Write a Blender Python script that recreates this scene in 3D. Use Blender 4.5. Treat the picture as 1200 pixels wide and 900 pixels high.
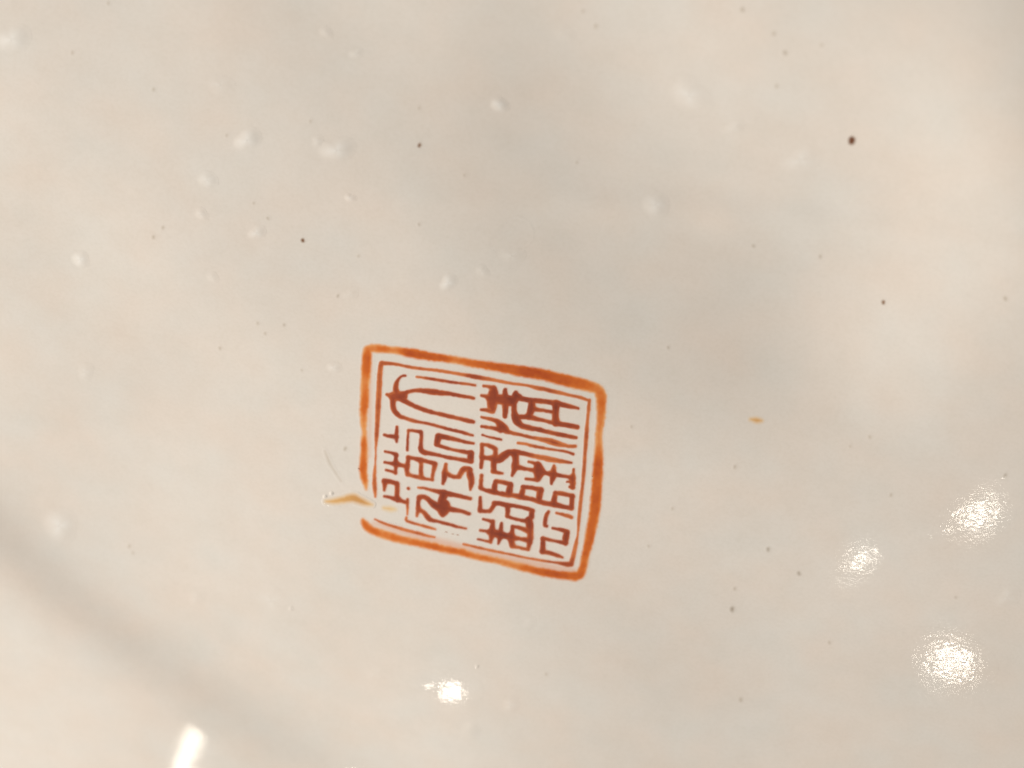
import bpy, math, random
import numpy as np
from mathutils import Vector, Matrix

for o in list(bpy.data.objects):
    bpy.data.objects.remove(o, do_unlink=True)
scene = bpy.context.scene
COL = scene.collection
rng = np.random.default_rng(7)

# ------------------------------------------------------------------ camera
TH = math.radians(40.0)          # tilt of the view from the base's own axis
DIST = 0.27                      # metres from the porcelain
FOCAL = 75.0
F = FOCAL / 36.0 * 1200.0        # focal length in photograph pixels
PX = DIST / F                    # metres on the porcelain per pixel
Xa = np.array([1.0, 0, 0]); Ya = np.array([0, 1.0, 0]); Za = np.array([0, 0, 1.0])
fwd = -(math.sin(TH) * Ya + math.cos(TH) * Za)
w_ = math.cos(TH) * Ya - math.sin(TH) * Za
ce, se = 0.940, 0.342
right = ce * Xa + se * w_
down = se * Xa - ce * w_
CAM = -DIST * fwd

cd = bpy.data.cameras.new("camera")
cam = bpy.data.objects.new("camera", cd)
COL.objects.link(cam)
up = -down; back = -fwd
cam.matrix_world = Matrix(((right[0], up[0], back[0], CAM[0]),
                           (right[1], up[1], back[1], CAM[1]),
                           (right[2], up[2], back[2], CAM[2]),
                           (0, 0, 0, 1)))
cd.sensor_width = 36.0; cd.lens = FOCAL
cd.clip_start = 0.005; cd.clip_end = 20.0
cd.dof.use_dof = True
cd.dof.focus_distance = DIST + 0.003
cd.dof.aperture_fstop = 21.0
scene.camera = cam

# ------------------------------------------------------------------ ambient light of the room
world = bpy.data.worlds.new("World"); scene.world = world
world.use_nodes = True
bg = world.node_tree.nodes["Background"]
bg.inputs[0].default_value = (1.0, 0.955, 0.90, 1)
bg.inputs[1].default_value = 0.295

scene.view_settings.view_transform = 'Standard'
scene.view_settings.look = 'None'
scene.view_settings.exposure = 0.0
scene.view_settings.gamma = 1.0
scene.view_settings.use_curve_mapping = False
scene.render.engine = 'CYCLES'

def area(name, pos, target, size, power, color, shape='DISK', size_y=None):
    l = bpy.data.lights.new(name, 'AREA')
    l.shape = shape; l.size = size
    if size_y: l.size_y = size_y
    l.energy = power; l.color = color
    o = bpy.data.objects.new(name, l); COL.objects.link(o)
    o.location = Vector(pos)
    o.rotation_euler = (Vector(target) - Vector(pos)).to_track_quat('-Z', 'Y').to_euler()
    return o

KEYPOS = np.array([-0.809, -0.467, 0.358])
area("key_light", KEYPOS, (0, 0, 0), 0.34, 18.5, (1.0, 0.955, 0.905))  # added soft key lamp, placed to fit the glaze's shading; no window known

# ------------------------------------------------------------------ pixel -> plane, surface height
def flat(px, py):
    """point of the z=0 plane that the photograph shows at a pixel"""
    px = np.asarray(px, float); py = np.asarray(py, float)
    a = (px - 600.0) / F; b = (py - 450.0) / F
    dx = fwd[0] + a * right[0] + b * down[0]
    dy = fwd[1] + a * right[1] + b * down[1]
    dz = fwd[2] + a * right[2] + b * down[2]
    t = -CAM[2] / dz
    return CAM[0] + t * dx, CAM[1] + t * dy

mm = 0.001
# the cove of the foot: circle through the soft dark band
gx, gy = flat([10, 128, 212, 300], [645, 738, 800, 858])
t_ = np.array([gx[-1] - gx[0], gy[-1] - gy[0]]); t_ /= np.linalg.norm(t_)
n_ = np.array([-t_[1], t_[0]])
if n_[1] < 0: n_ = -n_
RF = 0.150
XFADE = float(flat(395, 880)[0])                 # the step dies away towards the lower edge
CX = gx.mean() + n_[0] * RF; CY = gy.mean() + n_[1] * RF

# soft undulations, the broad ones shaped to shade the floor: (px, py, direction deg in photo, half length px, half width px, height mm)
WAVES = [   # (px, py, radius px, height mm): heights fitted so their slopes lighten and darken the floor
    (0,-60,115,0.13),(120,-60,115,-0.18),(360,-60,115,-0.30),(480,-60,115,-0.07),(600,-60,115,-0.20),(720,-60,115,-0.15),
    (960,-60,115,0.12),(1080,-60,115,0.30),(1200,-60,115,0.38),(1320,-60,115,0.20),(-60,60,115,0.34),(60,60,115,0.12),
    (180,60,115,-0.04),(300,60,115,-0.07),(420,60,115,-0.44),(540,60,115,-0.30),(660,60,115,-0.72),(780,60,115,-0.46),
    (900,60,115,-0.18),(1020,60,115,0.04),(1140,60,115,0.60),(1260,60,115,0.85),(0,180,115,0.14),(120,180,115,0.03),
    (240,180,115,0.03),(480,180,115,-0.19),(600,180,115,-0.50),(720,180,115,-0.71),(840,180,115,-0.72),(960,180,115,-0.25),
    (1080,180,115,-0.28),(1200,180,115,0.98),(1320,180,115,0.45),(-60,300,115,0.37),(60,300,115,-0.08),(180,300,115,0.30),
    (300,300,115,0.12),(420,300,115,-0.17),(540,300,115,-0.08),(660,300,115,-0.50),(780,300,115,-0.77),(900,300,115,-0.86),
    (1020,300,115,-0.85),(1140,300,115,-0.29),(0,420,115,0.07),(120,420,115,-0.05),(240,420,115,-0.17),(360,420,115,0.08),
    (480,420,115,0.09),(600,420,115,0.09),(720,420,115,-0.15),(840,420,115,-0.48),(960,420,115,-0.99),(150,560,190,-0.62),
    (400,560,190,-0.24),(640,800,280,1.28),(760,700,300,-0.52),
    (1310,330,150,0.8),
    (930,262,28,0.03),(1010,250,26,0.03),(850,272,24,0.03),(1090,262,30,0.04),(760,250,30,0.03),
]
RIDGES = [(900, 264, 4, 330, 20, 0.15), (980, 230, 6, 240, 15, 0.05), (650, 225, 30, 170, 28, 0.05)]   # throwing lines
wv = []
for (px, py, R_, A) in WAVES:
    c = flat(px, py)
    wv.append((c[0], c[1], np.array([1.0, 0]), np.array([0, 1.0]), R_ * PX, R_ * PX, A * mm))
for (px, py, ang, L, W, A) in RIDGES:
    c = flat(px, py)
    a = math.radians(ang)
    q = flat(px + 60 * math.cos(a), py + 60 * math.sin(a))
    q2 = flat(px - 60 * math.sin(a), py + 60 * math.cos(a))
    u = np.array([q[0] - c[0], q[1] - c[1]]); su = np.linalg.norm(u) / 60.0; u /= np.linalg.norm(u)
    v = np.array([-u[1], u[0]])
    sv = abs((q2[0] - c[0]) * v[0] + (q2[1] - c[1]) * v[1]) / 60.0
    wv.append((c[0], c[1], u, v, L * su, W * sv, A * mm))

RND = [(rng.uniform(0, 2 * math.pi), rng.uniform(0, 2 * math.pi), rng.uniform(0.016, 0.045)) for _ in range(12)]

def height(x, y):
    x = np.asarray(x, float); y = np.asarray(y, float)
    r = np.hypot(x - CX, y - CY)
    s = r - RF
    # shallow groove, then the slope of the foot
    wob = 0.0012 * np.sin(3.1 * np.arctan2(y - CY, x - CX) + 0.6)
    s = s + wob
    h = 0.82 * mm * (1.0 + np.tanh(s / 0.0062)) / (1.0 + np.exp((x - XFADE) / 0.016))                      # soft step up to the foot
    h = h + 0.0 * mm * np.exp(-((s + 0.0135) / 0.0055) ** 2)
    h = h - 0.012 * 0.006 * np.logaddexp(0.0, (s - 0.010) / 0.006)   # the foot falls away outwards
    z = np.zeros_like(h)
    for (cx, cy, u, v, L, W, A) in wv:
        a = ((x - cx) * u[0] + (y - cy) * u[1]) / L
        b = ((x - cx) * v[0] + (y - cy) * v[1]) / W
        z += A * np.exp(-(a * a + b * b))
    for (th, ph, lam) in RND:
        z += 0.00016 * lam * np.sin((x * math.cos(th) + y * math.sin(th)) * 2 * math.pi / lam + ph)
    fade = 1.0 / (1.0 + np.exp((s - 0.032) / 0.002))
    return h + z * fade

def P(px, py):
    """point of the porcelain surface seen at a pixel of the photograph"""
    px = np.asarray(px, float); py = np.asarray(py, float)
    a = (px - 600.0) / F; b = (py - 450.0) / F
    dx = fwd[0] + a * right[0] + b * down[0]
    dy = fwd[1] + a * right[1] + b * down[1]
    dz = fwd[2] + a * right[2] + b * down[2]
    z = np.zeros_like(px)
    for _ in range(5):
        t = (z - CAM[2]) / dz
        x = CAM[0] + t * dx; y = CAM[1] + t * dy
        z = height(x, y)
    return x, y, z

def normal_at(x, y, e=0.0004):
    hx = (height(x + e, y) - height(x - e, y)) / (2 * e)
    hy = (height(x, y + e) - height(x, y - e)) / (2 * e)
    n = np.array([-float(hx), -float(hy), 1.0])
    return n / np.linalg.norm(n)

# ------------------------------------------------------------------ unseen lamps added one per highlight, mirrored in the glaze
def mirror_ray(px, py):
    x, y, z = (float(v) for v in P(px, py))
    p = np.array([x, y, z]); n = normal_at(x, y)
    v = CAM - p; v /= np.linalg.norm(v)
    return p, 2 * np.dot(n, v) * n - v

def spot(px, py, la, lb, ang, rad, dist=0.36, col=(1.0, 0.90, 0.77)):
    """a lamp hung where the glaze mirrors it at a pixel, of the size that gives a highlight of la x lb pixels"""
    p, r = mirror_ray(px, py)
    pos = p + r * dist
    e1 = np.cross(r, [0, 0, 1.0]); e1 /= np.linalg.norm(e1); e2 = np.cross(e1, r)
    J = []
    for dx, dy in ((8, 0), (0, 8)):
        pa, ra = mirror_ray(px + dx, py + dy); pb, rb = mirror_ray(px - dx, py - dy)
        qa = pa + ra * (np.dot(pos - pa, r) / np.dot(ra, r)); qb = pb + rb * (np.dot(pos - pb, r) / np.dot(rb, r))
        d = (qa - qb) / 16.0
        J.append([np.dot(d, e1), np.dot(d, e2)])
    J = np.array(J).T
    a = math.radians(ang)
    M = J @ np.array([[math.cos(a), -math.sin(a)], [math.sin(a), math.cos(a)]]) @ np.diag([la / 2, lb / 2])
    U, S, _ = np.linalg.svd(M)
    S = np.clip(S, 0.002, 0.06)
    u1 = U[0, 0] * e1 + U[1, 0] * e2
    zax = r; yax = np.cross(zax, u1)
    l = bpy.data.lights.new("highlight_lamp", 'AREA'); l.shape = 'ELLIPSE'
    l.size = 2 * S[0]; l.size_y = 2 * S[1]
    l.energy = rad * math.pi * math.pi * S[0] * S[1]; l.color = col
    o = bpy.data.objects.new("highlight_lamp", l); COL.objects.link(o)
    o.matrix_world = Matrix(((u1[0], yax[0], zax[0], pos[0]), (u1[1], yax[1], zax[1], pos[1]), (u1[2], yax[2], zax[2], pos[2]), (0, 0, 0, 1)))

spot(1116, 774, 52, 6, 16, 34)
spot(1146, 604, 44, 3, -4, 32)
spot(1008, 656, 24, 2, -14, 36)
spot(530, 811, 18, 11, 8, 55)
spot(224, 874, 60, 1, 112, 19)

# ------------------------------------------------------------------ materials
def mat(name):
    m = bpy.data.materials.new(name); m.use_nodes = True
    nt = m.node_tree
    return m, nt, nt.nodes["Principled BSDF"], nt.nodes["Material Output"]

def noise(nt, scale, detail=2.0, rough=0.5):
    n = nt.nodes.new("ShaderNodeTexNoise"); n.inputs["Scale"].default_value = scale
    n.inputs["Detail"].default_value = detail; n.inputs["Roughness"].default_value = rough
    nt.links.new(coord(nt).outputs["Object"], n.inputs["Vector"])
    return n
def coord(nt):
    for n in nt.nodes:
        if n.type == 'TEX_COORD': return n
    return nt.nodes.new("ShaderNodeTexCoord")
def ramp(nt, src, pts):
    r = nt.nodes.new("ShaderNodeValToRGB")
    els = r.color_ramp.elements
    while len(els) < len(pts): els.new(0.5)
    for e, (p, c) in zip(els, pts):
        e.position = p; e.color = (*c, 1)
    nt.links.new(src, r.inputs[0]); return r
def mixc(nt, fac, a, b, mode='MIX'):
    m = nt.nodes.new("ShaderNodeMix"); m.data_type = 'RGBA'; m.blend_type = mode
    if hasattr(fac, 'links'): nt.links.new(fac, m.inputs[0])
    else: m.inputs[0].default_value = fac
    for s, i in ((a, 6), (b, 7)):
        if hasattr(s, 'links'): nt.links.new(s, m.inputs[i])
        else: m.inputs[i].default_value = (*s, 1)
    return m.outputs[2]
def math_(nt, op, a, b=None, c=None):
    m = nt.nodes.new("ShaderNodeMath"); m.operation = op
    for i, v in enumerate((a, b, c)):
        if v is None: continue
        if hasattr(v, 'links'): nt.links.new(v, m.inputs[i])
        else: m.inputs[i].default_value = v
    return m.outputs[0]

def glaze_bump(nt, bsdf, k=1.0):
    n1 = noise(nt, 3000, 2.0); n2 = noise(nt, 700, 2.0); n3 = noise(nt, 160, 2.0)
    a = math_(nt, 'MULTIPLY', n1.outputs[0], 0.0000013 * k)
    b = math_(nt, 'MULTIPLY', n2.outputs[0], 0.000004 * k)
    c = math_(nt, 'MULTIPLY', n3.outputs[0], 0.000004 * k)
    s = math_(nt, 'ADD', math_(nt, 'ADD', a, b), c)
    bp = nt.nodes.new("ShaderNodeBump"); bp.inputs["Strength"].default_value = 1.0
    bp.inputs["Distance"].default_value = 1.0
    nt.links.new(s, bp.inputs["Height"])
    nt.links.new(bp.outputs[0], bsdf.inputs["Normal"])

GLAZE = (0.790, 0.727, 0.655)
def glaze_colour(nt, base):
    big = noise(nt, 26, 3.0, 0.55); mid = noise(nt, 240, 3.0, 0.6); tint = noise(nt, 95, 2.0, 0.5); fine = noise(nt, 2200, 2.0, 0.6)
    warm = tuple(v * f for v, f in zip(base, (1.015, 0.985, 0.962)))
    cool = tuple(v * f for v, f in zip(base, (0.985, 1.01, 1.02)))
    c = ramp(nt, tint.outputs[0], [(0.3, cool), (0.7, warm)]).outputs[0]
    g1 = ramp(nt, big.outputs[0], [(0.3, (0.935, 0.928, 0.918)), (0.7, (1.0, 1.0, 1.0))]).outputs[0]
    g2 = ramp(nt, mid.outputs[0], [(0.3, (0.972, 0.972, 0.968)), (0.65, (1.0, 1.0, 1.0))]).outputs[0]
    g3 = ramp(nt, fine.outputs[0], [(0.25, (0.965, 0.962, 0.955)), (0.6, (1.0, 1.0, 1.0))]).outputs[0]
    c = mixc(nt, 1.0, c, g1, 'MULTIPLY'); c = mixc(nt, 1.0, c, g2, 'MULTIPLY'); c = mixc(nt, 1.0, c, g3, 'MULTIPLY')
    return c
def make_glaze(name, base, bump=1.0):
    m, nt, b, out = mat(name)
    nt.links.new(glaze_colour(nt, base), b.inputs["Base Color"])
    b.inputs["Roughness"].default_value = 0.055
    b.inputs["IOR"].default_value = 1.5
    glaze_bump(nt, b, bump)
    return m
M_GLAZE = make_glaze("cream_glaze", GLAZE)

def attr(nt, name):
    n = nt.nodes.new("ShaderNodeAttribute"); n.attribute_name = name
    return n.outputs["Fac"]
def smooth(nt, src, lo, hi, top):
    mr = nt.nodes.new("ShaderNodeMapRange"); mr.interpolation_type = 'SMOOTHSTEP'
    nt.links.new(src, mr.inputs[0])
    for i, v in enumerate((lo, hi, 0.0, top)): mr.inputs[i + 1].default_value = v
    return mr.outputs[0]
def make_ink(name, lo, mid, hi, soft_out=1.1, soft_in=-0.9, nscale=420, opac=1.0, halo=0.0):
    """pigment sunk in the glaze: cov = distance to the pigment's edge, tone = how much the brush left"""
    m, nt, b, out = mat(name)
    nz = noise(nt, nscale, 3.0, 0.6)
    t = math_(nt, 'ADD', attr(nt, "tone"), math_(nt, 'MULTIPLY', math_(nt, 'SUBTRACT', nz.outputs[0], 0.5), 0.7))
    c = ramp(nt, t, [(0.0, lo), (0.5, mid), (1.0, hi)]).outputs[0]
    g = glaze_colour(nt, GLAZE)
    g = mixc(nt, smooth(nt, attr(nt, "wash"), 4.5, -4.5, 0.55), g, (0.74, 0.36, 0.22))
    if halo: g = mixc(nt, smooth(nt, attr(nt, "cov"), 2.0, -0.2, halo), g, (0.80, 0.42, 0.28))
    nt.links.new(mixc(nt, smooth(nt, attr(nt, "cov"), soft_out, soft_in, opac), g, c), b.inputs["Base Color"])
    b.inputs["Roughness"].default_value = 0.055
    b.inputs["IOR"].default_value = 1.5
    glaze_bump(nt, b, 1.0)
    return m
M_RED = make_ink("iron_red_enamel", (0.64, 0.19, 0.055), (0.38, 0.072, 0.024), (0.22, 0.040, 0.020), 1.35, -0.95, halo=0.35)
M_ORANGE = make_ink("orange_red_enamel", (0.78, 0.34, 0.11), (0.66, 0.155, 0.020), (0.42, 0.060, 0.010), 2.1, -2.0, nscale=260)
M_SPECK = make_ink("iron_speck_brown", (0.36, 0.26, 0.17), (0.24, 0.12, 0.055), (0.12, 0.034, 0.016), 1.7, -2.2)
M_FLECK = make_ink("burnt_pigment", (0.36, 0.14, 0.06), (0.30, 0.10, 0.045), (0.24, 0.07, 0.035), 0.5, -1.2)
M_MILK = make_ink("milky_glaze", (0.84, 0.80, 0.74), (0.85, 0.815, 0.755), (0.86, 0.82, 0.76), 0.0, -1.0, opac=1.0)
M_FAINT = make_ink("faint_speck_grey", (0.52, 0.44, 0.34), (0.40, 0.33, 0.24), (0.26, 0.20, 0.13), 1.9, -3.4, opac=0.62)
M_AMBER = make_ink("amber_stain", (0.80, 0.57, 0.28), (0.75, 0.42, 0.12), (0.60, 0.27, 0.045), 3.2, -4.2, opac=0.9)

# ------------------------------------------------------------------ object helpers
def link_mesh(name, V, Fc, m, parent=None, attrs=None, smooth=True):
    me = bpy.data.meshes.new(name)
    V = np.asarray(V, np.float32); Fc = np.asarray(Fc, np.int32)
    me.vertices.add(len(V)); me.vertices.foreach_set("co", V.ravel())
    n = Fc.shape[1]
    me.loops.add(Fc.size); me.loops.foreach_set("vertex_index", Fc.ravel())
    me.polygons.add(len(Fc))
    me.polygons.foreach_set("loop_start", np.arange(0, Fc.size, n, dtype=np.int32))
    me.polygons.foreach_set("loop_total", np.full(len(Fc), n, np.int32))
    me.polygons.foreach_set("use_smooth", np.ones(len(Fc), bool))
    if attrs:
        for k, a in attrs.items():
            at = me.attributes.new(k, 'FLOAT', 'POINT')
            at.data.foreach_set("value", np.asarray(a, np.float32))
    me.update(calc_edges=True); me.validate()
    me.materials.append(m)
    o = bpy.data.objects.new(name, me); COL.objects.link(o)
    if parent: o.parent = parent
    return o

root = bpy.data.objects.new("porcelain_vase", None); COL.objects.link(root)
root['label'] = "cream glazed porcelain base of an upturned vase with square iron red seal mark"
root['category'] = "vase"

# ------------------------------------------------------------------ the glazed base
def build_base():
    NA = 1280
    rr = list(np.arange(0.00003, RF + 0.046, 0.0006))
    ang = np.linspace(0, 2 * math.pi, NA, endpoint=False)
    rings = []
    for r in rr:
        x = CX + r * np.cos(ang); y = CY + r * np.sin(ang)
        rings.append(np.stack([x, y, height(x, y)], 1))
    rl = rr[-1]; zl = float(height(CX + rl, CY))
    # rounded foot lip, outer face of the foot, shoulder of the body, closed bottom
    prof = [(1.0, 0.35), (2.4, 1.0), (4.0, 1.25), (5.6, 1.0), (7.0, 0.2), (7.8, -1.2), (8.0, -4), (8.0, -12), (8.6, -15), (11, -19),
            (18, -26), (26, -36), (31, -50), (33, -68), (33, -90), (28, -98), (-60, -99)]
    for (a, b) in prof:
        r = rl + a * mm
        rings.append(np.stack([CX + r * np.cos(ang), CY + r * np.sin(ang), np.full(NA, zl + b * mm)], 1))
    V = np.concatenate(rings)
    n = len(rings)
    i = np.arange(n - 1)[:, None] * NA; j = np.arange(NA)[None, :]; j2 = (j + 1) % NA
    Fc = np.stack([i + j, i + NA + j, i + NA + j2, i + j2], -1).reshape(-1, 4)
    # close the tiny centre
    c = len(V); V = np.vstack([V, [[CX, CY, float(height(CX, CY))]]])
    e = np.arange(0, NA, 2)
    Fc = np.vstack([Fc, np.stack([np.full(len(e), c), e, e + 1, (e + 2) % NA], 1)])
    o = link_mesh("glazed_base", V, Fc, M_GLAZE, root)
    return o
base = build_base()

# ------------------------------------------------------------------ brushwork
GS = 0.5
def vnoise(x, y, cell, seed):
    r = np.random.default_rng(seed).uniform(-1, 1, (64, 64))
    u = x / cell; v = y / cell
    iu = np.floor(u).astype(int); iv = np.floor(v).astype(int)
    fu = u - iu; fv = v - iv
    fu = fu * fu * (3 - 2 * fu); fv = fv * fv * (3 - 2 * fv)
    g = lambda a, b: r[a % 64, b % 64]
    return (g(iu, iv) * (1 - fu) + g(iu + 1, iv) * fu) * (1 - fv) + (g(iu, iv + 1) * (1 - fu) + g(iu + 1, iv + 1) * fu) * fv

def spline(pts, n=5):
    p = np.asarray(pts, float)
    if len(p) == 1: return np.vstack([p, p + [0.01, 0, 0] + [0] * (p.shape[1] - 3)]) if p.shape[1] == 3 else np.vstack([p, p])
    if len(p) == 2: return p
    q = np.vstack([2 * p[0] - p[1], p, 2 * p[-1] - p[-2]])
    out = []
    for i in range(1, len(q) - 2):
        for t in np.linspace(0, 1, n, endpoint=False):
            a = 0.5 * ((2 * q[i]) + (-q[i - 1] + q[i + 1]) * t + (2 * q[i - 1] - 5 * q[i] + 4 * q[i + 1] - q[i + 2]) * t * t
                       + (-q[i - 1] + 3 * q[i] - 3 * q[i + 1] + q[i + 2]) * t ** 3)
            out.append(a)
    out.append(p[-1])
    out = np.array(out); out[:, 2] = np.maximum(out[:, 2], 0.1)
    return out

# thin bleeding of colour that runs beside the frame: (px, py, width)
WASH = [[(438,613,3),(480,626,7),(520,636,8),(560,646,9),(600,655,8),(640,663,7),(672,668,5)], [(434.5,418,2),(434,460,3),(433.5,500,2.5),(433,535,2)]]
def wash_at(X, Y):
    D = np.full(np.shape(X), 9.0)
    for ch in WASH:
        c = spline(ch)
        for a, b in zip(c[:-1], c[1:]):
            ab = b[:2] - a[:2]
            t = np.clip(((X - a[0]) * ab[0] + (Y - a[1]) * ab[1]) / max(1e-9, float(ab @ ab)), 0, 1)
            D = np.minimum(D, np.hypot(X - a[0] - t * ab[0], Y - a[1] - t * ab[1]) - (a[2] + t * (b[2] - a[2])) / 2)
    return D

def brush(name, chains, material, parent, k=1.1, pad=3.0, tone=None, wob=0.28, lift=0.000005, thick=0.0000015, edge=2.0, gs=GS, seed=1, label=None, bleed=False, fat=0.0):
    """one continuous piece of brushwork: chains of (px, py, width[, tone]) in photograph pixels laid on the glaze"""
    chs = [spline([tuple(c) if len(c) > 3 else (*c, 0.5) for c in ch]) for ch in chains]
    allp = np.vstack([c[:, :3] for c in chs])
    m_ = allp[:, 2].max() / 2 + pad + 1
    x0, y0 = allp[:, 0].min() - m_, allp[:, 1].min() - m_
    x1, y1 = allp[:, 0].max() + m_, allp[:, 1].max() + m_
    nx = int((x1 - x0) / gs) + 2; ny = int((y1 - y0) / gs) + 2
    xs = x0 + np.arange(nx) * gs; ys = y0 + np.arange(ny) * gs
    D = np.full((ny, nx), 12.0); T = np.full((ny, nx), 0.0); Wt = np.full((ny, nx), 1e-9)
    for ch in chs:
        C = np.full((ny, nx), 12.0)
        for a, b in zip(ch[:-1], ch[1:]):
            ra, rb = a[2] / 2, b[2] / 2
            q = max(ra, rb) + pad + 1.5
            i0 = max(0, int((min(a[0], b[0]) - q - x0) / gs)); i1 = min(nx, int((max(a[0], b[0]) + q - x0) / gs) + 2)
            j0 = max(0, int((min(a[1], b[1]) - q - y0) / gs)); j1 = min(ny, int((max(a[1], b[1]) + q - y0) / gs) + 2)
            X, Y = np.meshgrid(xs[i0:i1], ys[j0:j1])
            ab = b[:2] - a[:2]; L2 = max(1e-9, float(ab @ ab))
            t = np.clip(((X - a[0]) * ab[0] + (Y - a[1]) * ab[1]) / L2, 0, 1)
            d = np.hypot(X - a[0] - t * ab[0], Y - a[1] - t * ab[1]) - (ra + t * (rb - ra))
            sub = C[j0:j1, i0:i1]
            np.minimum(sub, d, out=sub)
            tv = (a[3] + t * (b[3] - a[3])) if len(a) > 3 else 0.5
            wt = np.exp(-np.clip(d + 1, -6, 12) * 1.2)
            T[j0:j1, i0:i1] += wt * tv; Wt[j0:j1, i0:i1] += wt
        hh = np.clip(0.5 + 0.5 * (D - C) / k, 0, 1)
        D = D * (1 - hh) + C * hh - k * hh * (1 - hh)
    X, Y = np.meshgrid(xs, ys)
    D = D - fat + wob * vnoise(X, Y, 3.2, seed) + wob * 0.8 * vnoise(X, Y, 8.5, seed + 1)
    T = np.where(Wt > 1e-8, T / Wt, 0.5)
    if tone is not None: T = T - 0.5 + tone
    T = T + 0.16 * vnoise(X, Y, 14.0, seed + 2) + 0.06 * vnoise(X, Y, 4.0, seed + 3)
    # pigment pools away from the edge
    T = T + 0.34 * np.clip((-D - 1.0) / 2.6, -0.4, 1) - 0.06
    inside = D < edge
    if bleed: inside = inside | (wash_at(X, Y) < 4.5)
    cell = inside[:-1, :-1] | inside[1:, :-1] | inside[:-1, 1:] | inside[1:, 1:]
    jj, ii = np.nonzero(cell)
    idx = lambda j, i: j * nx + i
    q = np.stack([idx(jj, ii), idx(jj + 1, ii), idx(jj + 1, ii + 1), idx(jj, ii + 1)], 1)
    used, inv = np.unique(q.ravel(), return_inverse=True)
    q = inv.reshape(-1, 4)
    px = X.ravel()[used]; py = Y.ravel()[used]; d = D.ravel()[used]; tt = T.ravel()[used]
    x, y, z = P(px, py)
    e = np.clip((-d + 0.5) / 2.5, 0, 1); e = e * e * (3 - 2 * e)
    rim = np.clip((edge - d) / 1.4, 0, 1)
    if bleed: rim = np.maximum(rim, np.clip((4.5 - wash_at(px, py)) / 1.4, 0, 1))
    z = z + 0.0000008 + lift * rim * rim * (3 - 2 * rim) + thick * e
    V = np.stack([x, y, z], 1)
    o = link_mesh(name, V, q, material, parent, {"cov": d, "tone": np.clip(tt, 0, 1), "wash": wash_at(px, py)})
    if label: o['label'] = label
    return o

def T(ox, oy, sc, *chains):
    return [[(ox + c[0] / sc, oy + c[1] / sc, c[2] / sc) + tuple(c[3:]) for c in ch] for ch in chains]

# --- the double frame
OUT = [
  [(425.5,610,5,.3),(427.3,613,7.5,.4),(431.7,618.7,9,.5),(441,623.3,9.3,.55),(455,628,9.4,.45),(472.5,632.7,8.8,.4),(490,636.2,8.4,.4),(507.5,640.2,8.8,.45),
   (525,644.3,8.4,.4),(542.5,647.5,8,.4),(560,652.5,7.4,.35),(583,657.2,7.6,.35),(606.7,663.6,8.4,.45),(630,669,9.4,.7),(647.5,672.3,9,.65),(664,674.6,9.6,.6),(674,675.4,10,.7)],
  [(674,675.4,10,.7),(680,672.5,10.5,.65),(683.6,663,9.2,.6),(686,651,9.2,.55),(690.5,633,11,.55),(694.5,612,12,.5),(697.8,590,12.5,.5),(700,560,12,.55),(701.3,535,10.5,.5),(701.8,520,8,.35),(701.5,509,7,.3)],
  [(701.5,509,7,.3),(702.5,503,7.5,.3),(703.5,496,8.5,.12),(704.5,485,10,.35),(704.6,475,11,.45),(704.5,464,12,.35)],
  [(704.5,464,12,.35),(701,456.5,11.5,.3),(692,453,12.5,.35),(672,448,14,.55),(655,443.8,13.5,.65),(640,440,13,.75),(624,437,13,.8),(608,434.3,12.5,.8),(590,431.3,10.5,.7),(570,428.4,9.5,.55),
   (550,425.2,9,.4),(538,422.5,8.5,.35),(520,420,8.6,.5),(505,417.8,10,.65),(490,415.2,11,.75),(476,412.5,9.5,.6),(463,410.6,8,.3),(448,408.9,9,.25),(436,408.2,9.5,.25),(431,409.5,9,.3)],
  [(431,409.5,9,.3),(430.2,417,11,.4),(429.4,430,11,.35),(428.2,447,10.5,.35),(427.2,465,9.8,.4),(426.5,480,9.6,.55),(426.2,490,8,.3),(426.6,500,6.6,.2),(427.1,508,4.4,.05)],
  [(427.1,508,4.4,.05),(426.8,516,7,.35),(426.6,528,8.4,.45),(426.2,540,8.4,.5),(426,550,9.2,.6),(427,560,7.6,.45),(428.6,568,5,.25),(429.2,573,2.5,.1)],
]
INN = [
  [(440,582,1.4,.3),(439.2,570,4,.5),(439,558,3.2,.4),(439.7,547,1.5,.4),(440,540,.9,.2),(440.4,530,1.2,.2),(440.6,522,1.9,.4),(441.6,508,3.6,.5),(442.2,495,4.2,.45),(443.6,470,5.2,.4),(445,445,4.9,.4),(446,430,4.6,.45),(448,425.4,3.6,.5)],
  [(447,425.6,4,.5),(460,426.2,2.6,.6),(474,428.8,2,.5),(483,430.6,3,.6),(498,432.6,2.2,.5),(513,434.2,2.6,.55),(530,436.9,2.4,.4),(543,439,3,.5),(558,441.8,4.2,.75),(570,443.8,3.4,.5),(585,446.6,2.8,.35),(600,449.4,2.4,.4),(616,451.4,1.8,.45),(630,454.6,3.6,.5),(648,458.4,3.6,.5),(664,462.2,2.8,.4),(680,465.8,2.5,.4),(690.6,469.4,2.4,.4)],
  [(690.8,469,2.4,.4),(689.8,480,2.8,.4),(688.2,497,2.6,.4),(687.2,510,4,.55),(685.8,530,3,.5),(684.4,550,3,.4),(682.4,570,2.8,.4),(680.2,590,3,.45),(678.2,610,2.5,.45),(677.2,625,1.4,.4),(674.8,638,3,.4),(672.2,650,3.8,.4),(669.4,661,4.6,.6)],
  [(669.4,661,4.8,.7),(665,661.4,5,.7),(658.5,660.2,3.4,.65),(650,659,2,.6),(640,657.6,1.7,.5),(618,653.8,1.6,.5),(600,650,1.6,.5),(583,646.6,1.7,.5),(570,643.8,1.9,.5),(560,641.6,2.1,.5),(552,639.6,1.7,.4),(543,637.6,1.0,.2)],
]
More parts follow.
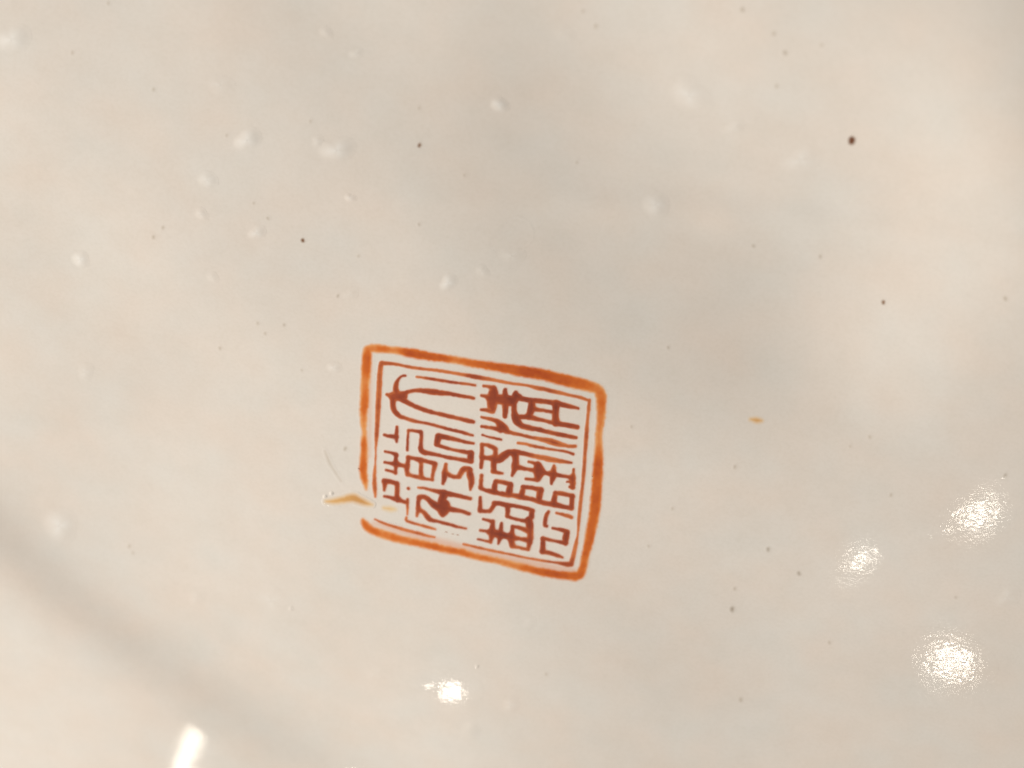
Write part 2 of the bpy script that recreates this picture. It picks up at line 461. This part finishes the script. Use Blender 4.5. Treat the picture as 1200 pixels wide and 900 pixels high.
seal = brush("seal_frame", OUT, M_ORANGE, root, k=1.6, pad=4.5, edge=2.6, seed=11, wob=0.45, bleed=True, lift=0.000003, fat=0.45, tone=0.33, thick=0.0000015, label="broad orange red outer line of the square seal")
brush("inner_line", INN, M_RED, seal, k=1.0, seed=21, tone=0.24, wob=0.25, fat=0.5)
brush("inner_line", T(420, 600, 8.571, [(165,72,5),(220,98,15),(300,128,19),(400,158,22),(500,188,22),(600,212,24),(680,235,18),(765,253,6)]), M_RED, seal, seed=24, tone=0.15, wob=0.2, edge=2.2, fat=0.5)
for (x, y, w) in ((420.6,549,3.2),(694.6,558,3.2),(682.2,652,3.8)):
    brush("pigment_fleck", [[(x - .8, y, w * .7, .8), (x + .8, y + .4, w * .9, .8)]], M_FLECK, seal, seed=int(x), lift=0.000003, edge=0.5)

# --- the six seal script characters: first list = main stroke group, the rest are separate strokes
A = (440, 430, 10); B = (440, 490, 10); C = (440, 550, 10); D_ = (560, 440, 10); E = (560, 510, 10); G = (560, 570, 10)
CHARS = []
CHARS.append([
  T(*A, [(352,102,6),(312,107,11),(275,138,20),(248,190,34),(238,250,46),(248,320,66)],
        [(132,322,10),(162,334,32),(215,345,76)],
        [(215,345,92),(270,342,92),(325,340,84)],
        [(325,325,50),(380,295,28),(450,277,26),(540,277,36),(650,290,50),(760,303,44),(870,313,34),(1000,337,24),(1100,355,21),(1155,368,13)],
        [(300,370,50),(370,415,38),(450,455,34),(560,497,32),(700,540,28),(850,575,26),(980,605,28),(1080,628,36),(1148,645,24)],
        [(215,360,56),(205,420,48),(208,470,46),(235,530,42),(290,578,32),(350,600,24),(450,632,20),(600,660,16),(720,690,14),(850,727,16),(980,757,20),(1060,780,18),(1142,803,10)]),
  T(*A, [(480,116,4,.2),(560,125,8,.3),(650,138,11),(750,155,12),(850,172,14),(950,185,12),(1060,198,12),(1168,215,12)]),
])
CHARS.append([
  T(*B, [(374,375,11),(376,300,12),(382,200,12),(388,148,14)], [(388,143,16),(450,148,17),(530,163,24)],
        [(535,168,28),(538,220,27),(532,300,28),(530,350,38),(545,385,42),(580,402,34)],
        [(580,402,34),(700,425,25),(850,460,24),(1000,485,26),(1090,503,30),(1125,508,28)],
        [(1122,415,52),(1116,465,58),(1118,500,40)],
        [(1118,404,38),(1050,395,26),(950,378,17),(850,355,18),(770,330,26),(720,310,28)],
        [(738,218,55),(729,260,56),(722,302,44)],
        [(738,208,40),(820,222,42),(900,240,33),(1000,265,27),(1080,285,19),(1148,298,10)]),
  T(*B, [(104,196,13),(150,208,22),(210,215,34),(240,218,36)], [(252,104,12),(249,150,22),(246,205,34),(247,245,26),(247,277,8)]),
  T(*B, [(112,390,7),(160,399,13),(212,415,23),(243,433,28)], [(246,430,28),(238,480,32),(238,530,44),(239,580,23),(235,640,13)],
        [(108,518,11),(160,525,17),(218,535,38),(255,540,42),(310,552,27),(352,563,36)],
        [(123,607,7),(180,621,11),(236,642,15)],
        [(388,462,30),(378,520,32),(374,560,42),(370,610,38),(376,650,32)],
        [(382,462,30),(450,470,25),(520,490,42),(580,502,27),(650,520,32),(705,537,22)],
        [(528,492,38),(535,550,31),(533,620,31),(538,680,38)],
        [(375,657,26),(450,680,21),(530,694,31),(600,713,17),(667,723,12)],
        [(697,538,36),(686,590,34),(673,650,23),(666,716,16)]),
  T(*B, [(825,540,22),(819,590,32),(813,640,48),(808,680,46),(800,730,32),(791,765,19)],
        [(830,642,36),(880,674,29),(940,690,27),(980,683,34)],
        [(980,683,34),(1005,640,46),(1032,602,54),(1080,594,46),(1110,605,46)],
        [(1100,615,54),(1112,670,66),(1124,730,56),(1120,790,38),(1113,837,10)]),
])
CHARS.append([
  T(*C, [(500,212,3,.2),(580,222,11),(650,240,17),(720,257,34),(790,275,56),(850,285,44),(930,300,33),(1020,320,29),(1112,343,27)],
        [(800,292,76),(782,370,86),(800,425,130),(795,475,116),(788,535,36)],
        [(515,332,38),(560,322,38),(610,345,44),(660,392,58),(720,428,78),(780,445,96)],
        [(510,327,32),(500,400,28),(502,470,42),(486,547,11)],
        [(508,472,34),(560,500,33),(600,545,44),(640,588,38),(720,608,19),(800,628,19),(900,655,21),(960,672,13),(1060,692,6)],
        [(850,460,56),(930,475,36),(1010,490,29),(1098,520,24)]),
  T(*C, [(108,142,46),(110,190,34),(102,240,17)], [(108,140,44),(180,148,35),(248,166,36)], [(254,172,38),(256,240,39),(252,310,41),(264,352,46)],
        [(106,317,12),(170,328,19),(220,345,34)], [(268,355,46),(320,375,25),(368,388,27)], [(378,352,12),(376,410,15),(376,470,9,.2),(374,530,4,.0)]),
  T(*C, [(364,562,4,.1),(362,598,13,.2),(420,622,12,.3),(500,645,9,.3),(600,672,11,.4),(700,702,4,.1)]),
  T(*C, [(383,222,16),(388,226,16)]),
])
CHARS.append([
  T(*D_, [(68,122,11),(120,130,19),(175,150,46)], [(43,236,15),(90,245,28),(135,262,56)], [(38,402,12),(90,405,22),(150,413,44)],
        [(188,155,56),(180,220,100),(168,300,104),(168,370,88),(172,418,42)],
        [(150,270,80),(250,280,96),(330,290,104),(400,295,108),(436,268,80)],
        [(322,168,26),(320,230,50),(322,330,60),(320,420,46),(317,478,32)],
        [(445,198,28),(448,230,62),(486,246,36)],
        [(440,246,60),(520,272,42),(620,290,38),(720,298,38),(820,310,38),(920,327,46),(1010,347,38),(1090,365,28),(1175,383,14)],
        [(424,330,50),(426,420,46),(446,498,80),(468,545,72),(520,590,46),(600,612,40),(690,630,32),(730,637,36),(800,655,29),(900,680,29),(1000,700,33),(1080,715,30),(1152,729,18)],
        [(630,305,56),(630,360,66),(615,430,62),(595,470,54)], [(470,486,44),(540,484,40),(600,478,54)],
        [(640,386,52),(700,400,25),(780,411,21),(870,427,24)],
        [(600,482,54),(680,505,33),(760,525,27),(860,550,28),(915,560,44)],
        [(915,335,80),(914,400,62),(910,470,61),(914,540,80)],
        [(915,555,54),(1000,575,39),(1080,588,42),(1162,605,38)]),
  T(*D_, [(43,488,11),(100,500,15),(180,520,24),(238,547,54),(280,600,92),(310,622,82),(350,655,44),(400,672,28),(500,695,20),(600,720,19),(700,742,23,.3),(780,757,38,.2),(860,776,54,.1),(930,796,52,.15),(990,812,36,.2),(1050,825,24,.2),(1100,830,22,.3),(1142,828,23,.3)],
        [(48,597,13),(120,608,18),(200,620,32),(265,638,54)]),
  T(*D_, [(55,698,5),(130,720,8),(200,735,10),(272,751,7)]),
  T(*D_, [(468,790,12,.3),(560,802,17,.2),(640,824,15,.3),(760,848,11,.3),(870,868,10,.4),(1000,885,10,.4),(1060,900,11,.4),(1118,921,8,.4)]),
])
CHARS.append([
  T(*E, [(47,112,24),(50,180,26),(45,250,33),(46,300,28),(37,377,21)], [(50,108,22),(110,115,25),(170,140,34),(205,162,30)],
        [(205,164,32),(205,220,38),(196,280,54),(186,340,50),(190,415,44)], [(55,257,44),(110,266,34),(180,272,62)],
        [(180,420,36),(230,438,23),(288,446,15)],
        [(205,285,72),(260,274,74),(320,232,74),(370,203,54),(430,212,64)],
        [(438,222,72),(443,290,60),(438,360,72),(420,420,38),(402,472,19)],
        [(425,192,36),(500,207,38),(590,226,33,.4),(680,246,35,.2),(780,268,44,.1),(860,285,42,.1),(940,298,32,.2),(1020,310,21,.4),(1098,322,10)],
        [(450,370,52),(520,386,32),(600,401,25),(660,410,36)],
        [(598,311,10),(650,324,18),(700,340,44)], [(708,362,80),(716,420,116),(712,470,88),(705,508,54)], [(563,511,13),(630,518,19),(690,522,32)],
        [(740,420,72),(800,445,29),(856,452,50),(890,456,52),(960,470,25),(1040,484,23),(1095,496,44)],
        [(891,360,18),(890,400,42),(885,470,56),(868,530,31),(862,567,12)],
        [(1123,398,10),(1119,450,22),(1108,500,60),(1112,550,52),(1114,608,36)], [(1045,546,6),(1085,545,14)], [(1074,604,12),(1105,610,22)]),
  T(*E, [(43,473,27),(38,540,26),(35,608,33)],
        [(28,620,27),(100,646,28),(180,662,44),(250,681,32),(340,697,46),(420,706,34),(500,722,46),(580,737,34),(660,757,32),(740,785,38),(820,800,38),(900,812,52),(1000,836,36),(1100,856,32)],
        [(208,552,32),(197,600,46),(192,650,44)], [(212,541,32),(290,551,34),(382,577,36)], [(386,578,36),(372,630,62),(362,688,60)],
        [(532,612,36),(521,660,46),(512,710,52)], [(527,607,28),(620,613,32),(700,631,38),(742,641,34)], [(732,645,54),(721,700,56),(716,758,44)],
        [(906,682,32),(897,740,46),(892,798,54)], [(912,677,32),(1000,687,32),(1112,712,30)], [(1106,714,40),(1101,780,38),(1097,848,40)]),
])
CHARS.append([
  T(*G, [(28,128,14),(28,190,24),(25,250,33),(25,283,28)], [(20,280,28),(70,290,23),(140,287,24)], [(145,285,27),(175,240,33),(197,202,38)],
        [(195,196,36),(260,201,34),(340,220,40),(420,226,25),(520,246,25),(600,266,27),(640,283,27)], [(637,290,38),(626,360,46)],
        [(345,232,46),(351,290,34),(345,345,27)], [(345,351,18),(420,376,19),(500,396,21),(560,402,36)],
        [(598,392,66),(608,460,70),(614,540,56),(610,620,62),(600,690,36),(590,737,19)],
        [(410,470,24),(480,481,25),(550,506,38),(588,522,46)], [(406,472,18),(402,530,36),(392,590,80)],
        [(420,602,54),(500,612,28),(580,627,44)], [(392,640,54),(402,684,54)], [(402,697,32),(480,716,17),(590,739,14)],
        [(130,532,28),(190,547,62),(260,562,72),(330,580,54),(390,592,80)],
        [(181,408,27),(171,470,46),(166,540,72),(160,600,36),(150,650,22)], [(62,384,7),(120,397,14),(168,415,27)], [(28,514,7),(90,522,15),(140,535,44)], [(0,619,4),(70,634,8),(150,651,12)],
        [(276,430,17),(269,500,36),(265,570,54),(250,630,27),(237,672,9)]),
  T(*G, [(827,295,20),(801,340,28),(789,400,28),(786,450,28),(808,466,16)]),
  T(*G, [(922,311,7,.3),(990,328,17,.3),(1050,345,23,.3),(1098,361,19,.3)]),
  T(*G, [(878,489,7),(940,500,17),(1000,516,32),(1050,537,32)], [(1042,546,54),(1032,600,62),(1028,656,46)], [(1030,662,38),(960,651,23),(880,635,17),(800,616,25),(762,611,27)],
        [(762,613,33),(764,680,41),(757,758,48)], [(757,767,32),(820,776,32),(880,791,28),(930,808,22),(993,831,8)]),
])
sd = 100
for ch in CHARS:
    head = None
    for comp in ch:
        sd += 5
        if head is None:
            head = brush("seal_character", comp, M_RED, root, seed=sd, tone=0.52, k=1.7, fat=0.95)
        else:
            brush("stroke", comp, M_RED, head, seed=sd, tone=0.5, k=1.7, fat=0.95)
for (x, y) in ((523, 623.3), (530.4, 625.7), (536, 626.6), (524, 633)):
    brush("pigment_fleck", [[(x - 1, y - .2, 1.2, .2), (x + 1.1, y + .4, 1.6, .2)]], M_FLECK, seal, seed=int(x), tone=0.2, lift=0.000001, thick=0.0, edge=0.4)

# ------------------------------------------------------------------ iron specks fired into the glaze
SPECKS = [ # px, py, diameter px, tone, strong
 (998,165,10.5,.85,1),(491.5,170.5,6,.55,1),(355,282,5,.6,1),(265.5,159,4,.4,0),(364,142.5,5,.4,0),(778,248.5,5,.6,0),(1035,354.5,5.5,.5,1),
 (870,11.5,7,.5,0),(907,40,6,.3,0),(920,62,7,.5,0),(910,101,5,.25,0),(963,53,5,.15,0),(900,644,6.5,.8,0),(936.5,672,6,.7,0),(858,714,7.5,.8,0),
 (861,690,5,.4,0),(1178,557,5.5,.7,0),(1098,622,8,.6,0),(1044,580,5,.3,0),(861,547,5,.5,0),(883,288.5,4.6,.6,0),(961,301,5,.4,0),(1178,350,7,.3,0),
 (783,407.5,4.5,.4,0),(333,381,4.5,.5,0),(258,408.5,5,.4,0),(311,391,4.5,.3,0),(396,347,4.5,.45,0),(180,278,5,.3,0),(191,267,5,.25,0),
 (491,127,4.5,.2,0),(297.5,238.5,3.5,.3,0),(314,256,4.5,.3,0),(676,190.5,4,.35,0),(491,263,4,.3,0),(544,205.5,3.5,.3,0),(972,753,4.5,.3,0),(868,820,6,.3,0),
 (404.5,526,6,.4,0),(302,379,4.5,.3,0),(354,434,4,.25,0),(1019,512,5,.25,0),(996,523,4,.2,0),(683,13,5,.25,0),(698,31,6,.25,0),(1120,700,4,.2,0),
 (740,500,3.5,.25,0),(788,596,4,.2,0),(760,640,3.5,.25,0),(640,790,4,.2,0),(127,4,5,.25,0),(85,62,5,.2,0),(180,105,5,.2,0),(420,300,3.5,.2,0),(152,640,5,.25,0),(156,648,4,.2,0),
]
for i, (x, y, d, t, s) in enumerate(SPECKS):
    e = rng.uniform(-.25, .25)
    o = brush("iron_speck", [[(x - .25 * d * e, y - .1 * d, d * .8, t), (x + .25 * d * e, y + .12 * d, d * .72, t)]],
              M_SPECK if s else M_FAINT, root, seed=300 + i, wob=0.3, lift=0.000003, thick=0.000001, gs=0.7)
    if i == 0: o['label'] = "large round dark brown iron speck"

# amber stain where the glaze has burst, and its smear across the seal
brush("amber_stain", [[(382,587.5,4,.3),(392,587.2,7.5,.5),(402,585.5,9,.6),(413,583.5,10.5,.75),(421,586,9.5,.65),(429,589.5,7,.5),(436,591.5,3.5,.2)]], M_AMBER, root, seed=401, edge=3.6, pad=5, lift=0.00002)
brush("amber_stain", [[(450,595.3,5,.3),(458,596.4,6.5,.3),(463,597,4,.2)]], M_AMBER, root, seed=405, edge=3, pad=5, lift=0.000001, label="pale amber smear inside the seal frame", tone=.15)
brush("amber_stain", [[(880,491.5,4.5,.4),(887,492.5,7.5,.6),(892,493,4.5,.4)]], M_AMBER, root, seed=408, edge=3, pad=5, lift=0.000001, label="small amber dot right of the seal")
brush("glaze_scratch", [[(381,529,2,.2),(386,542,3.4,.3),(392,552,2.6,.3),(400,564,1.6,.1)]], M_FAINT, root, seed=411, edge=3, pad=5, tone=.05, label="faint greyish scratch beside the amber stain")

# ------------------------------------------------------------------ blisters and grit lumps under the glaze
M_BLIST = M_MILK
BL = [ # px, py, radius px, height mm
 (290,164,17,.20),(395,176,20,.19),(585,123,12,.13),(243,211,13,.10),(236,251,9,.07),(301,273,11,.10),(94,304,12,.13),(525,331,12,.12),(14,46,22,.2),
 (100,436,12,.05),(410,232,7,.08),(808,112,26,.10),(768,240,18,.10),(938,188,22,.07),(318,704,22,.05),(70,616,24,.14),(598,826,12,.06),(391,431,9,.07),
 (258,100,16,.05),(382,38,9,.05),(417,63,9,.05),(249,325,8,.05),(565,318,9,.05),(600,278,26,-.12),(372,166,9,.05),(410,345,10,.04),(860,150,12,.05),
 (660,40,14,.03),(1180,700,16,.05),(600,300,14,.05),(230,700,12,.04),(620,730,9,.02),(440,790,12,.03),
]
for i, (px, py, R, hmm) in enumerate(BL):
    n = 14; m = 30
    pts = [(0.0, 0.0)]
    V = []; q = []
    e0 = rng.uniform(0, 6.28); k0 = rng.uniform(.05, .22)
    rad = np.linspace(0.02, 1.0, n)
    a = np.linspace(0, 2 * math.pi, m, endpoint=False)
    RR, AA = np.meshgrid(rad, a, indexing='ij')
    shape = 1 + k0 * np.sin(2 * AA + e0) + 0.4 * k0 * np.sin(3 * AA + 2 * e0)
    X = px + R * RR * np.cos(AA) * shape; Y = py + R * .85 * RR * np.sin(AA) * shape
    x, y, z = P(X.ravel(), Y.ravel())
    prof = (1 - RR.ravel() ** 2) ** 2
    z = z + 0.000004 + 0.42 * hmm * mm * prof
    milk = -0.72 * (1 - RR.ravel()) * min(1.0, abs(hmm) / 0.12) + 0.15 * np.sin(3 * AA.ravel() + e0) * (1 - RR.ravel())
    ii, jj = np.meshgrid(np.arange(n - 1), np.arange(m), indexing='ij')
    j2 = (jj + 1) % m
    Fc = np.stack([ii * m + jj, (ii) * m + j2, (ii + 1) * m + j2, (ii + 1) * m + jj], -1).reshape(-1, 4)[:, ::-1]
    Fc = Fc[:, ::-1] if True else Fc
    V = np.stack([x, y, z], 1)
    link_mesh("glaze_blister", V, Fc, M_BLIST, root, {"cov": milk, "tone": np.full(len(V), .5), "wash": np.full(len(V), 9.0)})
# wet looking grains that catch the lamp beside the amber stain
for (px, py, R, hmm) in ((381,582,3.2,.16),(388.5,578.2,3,.16),(341,713,3,.12),(559,781,2.6,.12)):
    a = np.linspace(0, 2 * math.pi, 16, endpoint=False)
    rad = np.linspace(0.05, 1, 7)
    RR, AA = np.meshgrid(rad, a, indexing='ij')
    x, y, z = P((px + R * RR * np.cos(AA)).ravel(), (py + R * RR * np.sin(AA)).ravel())
    z = z + 0.000002 + 0.35 * hmm * mm * (1 - RR.ravel() ** 2) ** 1.5
    ii, jj = np.meshgrid(np.arange(6), np.arange(16), indexing='ij'); j2 = (jj + 1) % 16
    Fc = np.stack([ii * 16 + jj, (ii) * 16 + j2, (ii + 1) * 16 + j2, (ii + 1) * 16 + jj], -1).reshape(-1, 4)
    link_mesh("glaze_bead", np.stack([x, y, z], 1), Fc, M_GLAZE, root)

# patches where the glaze crawled into fine grains that break up the mirrored lamps
def ripple(px, py, la, lb, ang, amp, cell=3.0, seed=5, gs=0.5, skew=0.0, dome=0.0, label=None):
    a = math.radians(ang)
    nu = int(2 * la / gs); nv = int(2 * lb / gs)
    U, Vv = np.meshgrid(np.linspace(-1, 1, nu), np.linspace(-1, 1, nv), indexing='ij')
    R2 = U * U + Vv * Vv
    keep = R2 < 1.0
    X = px + la * U * math.cos(a) - lb * Vv * math.sin(a); Y = py + la * U * math.sin(a) + lb * Vv * math.cos(a)
    x, y, z = P(X.ravel(), Y.ravel())
    env = np.clip(1 - R2, 0, 1) ** 0.9 * np.clip(1 + skew * U, 0, 2)
    # grains are round on the base itself, not in the picture
    gxw = x / PX; gyw = y / PX
    n = 0.75 * vnoise(gxw, gyw, cell, seed) + 0.9 * vnoise(gxw + 31, gyw + 17, cell * 2.1, seed + 1) + 1.0 * vnoise(gxw + 7, gyw + 5, cell * 4.5, seed + 2)
    z = z + 0.000003 + amp * mm * env.ravel() * (n + 1.5) + dome * mm * (np.clip(1 - R2, 0, 1) ** 2).ravel()
    i, j = np.meshgrid(np.arange(nu - 1), np.arange(nv - 1), indexing='ij')
    k = keep[:-1, :-1] & keep[1:, :-1] & keep[:-1, 1:] & keep[1:, 1:]
    i = i[k]; j = j[k]
    q = np.stack([i * nv + j, i * nv + j + 1, (i + 1) * nv + j + 1, (i + 1) * nv + j], 1)
    used, inv = np.unique(q.ravel(), return_inverse=True)
    o = link_mesh("glaze_ripple", np.stack([x, y, z], 1)[used], inv.reshape(-1, 4), M_GLAZE, root)
    if label: o['label'] = label
ripple(1106, 770, 66, 33, 15, 0.0021, seed=5, skew=-0.3)
ripple(1138, 604, 54, 24, -5, 0.0021, seed=9, skew=-0.3)
ripple(1098, 622, 20, 9, 10, 0.0030, seed=19)
ripple(1052, 746, 14, 8, 10, 0.0040, seed=29)
ripple(1006, 657, 40, 20, -14, 0.0016, cell=4, seed=13)
ripple(1075, 628, 40, 18, 10, 0.0034, seed=17)
ripple(524, 806, 44, 24, 8, 0.0016, cell=4, seed=21)
ripple(551, 856, 13, 12, 0, 0.0008, seed=23, dome=0.030)
ripple(486, 801, 26, 13, 4, 0.0012, cell=4, seed=27, dome=0.020)
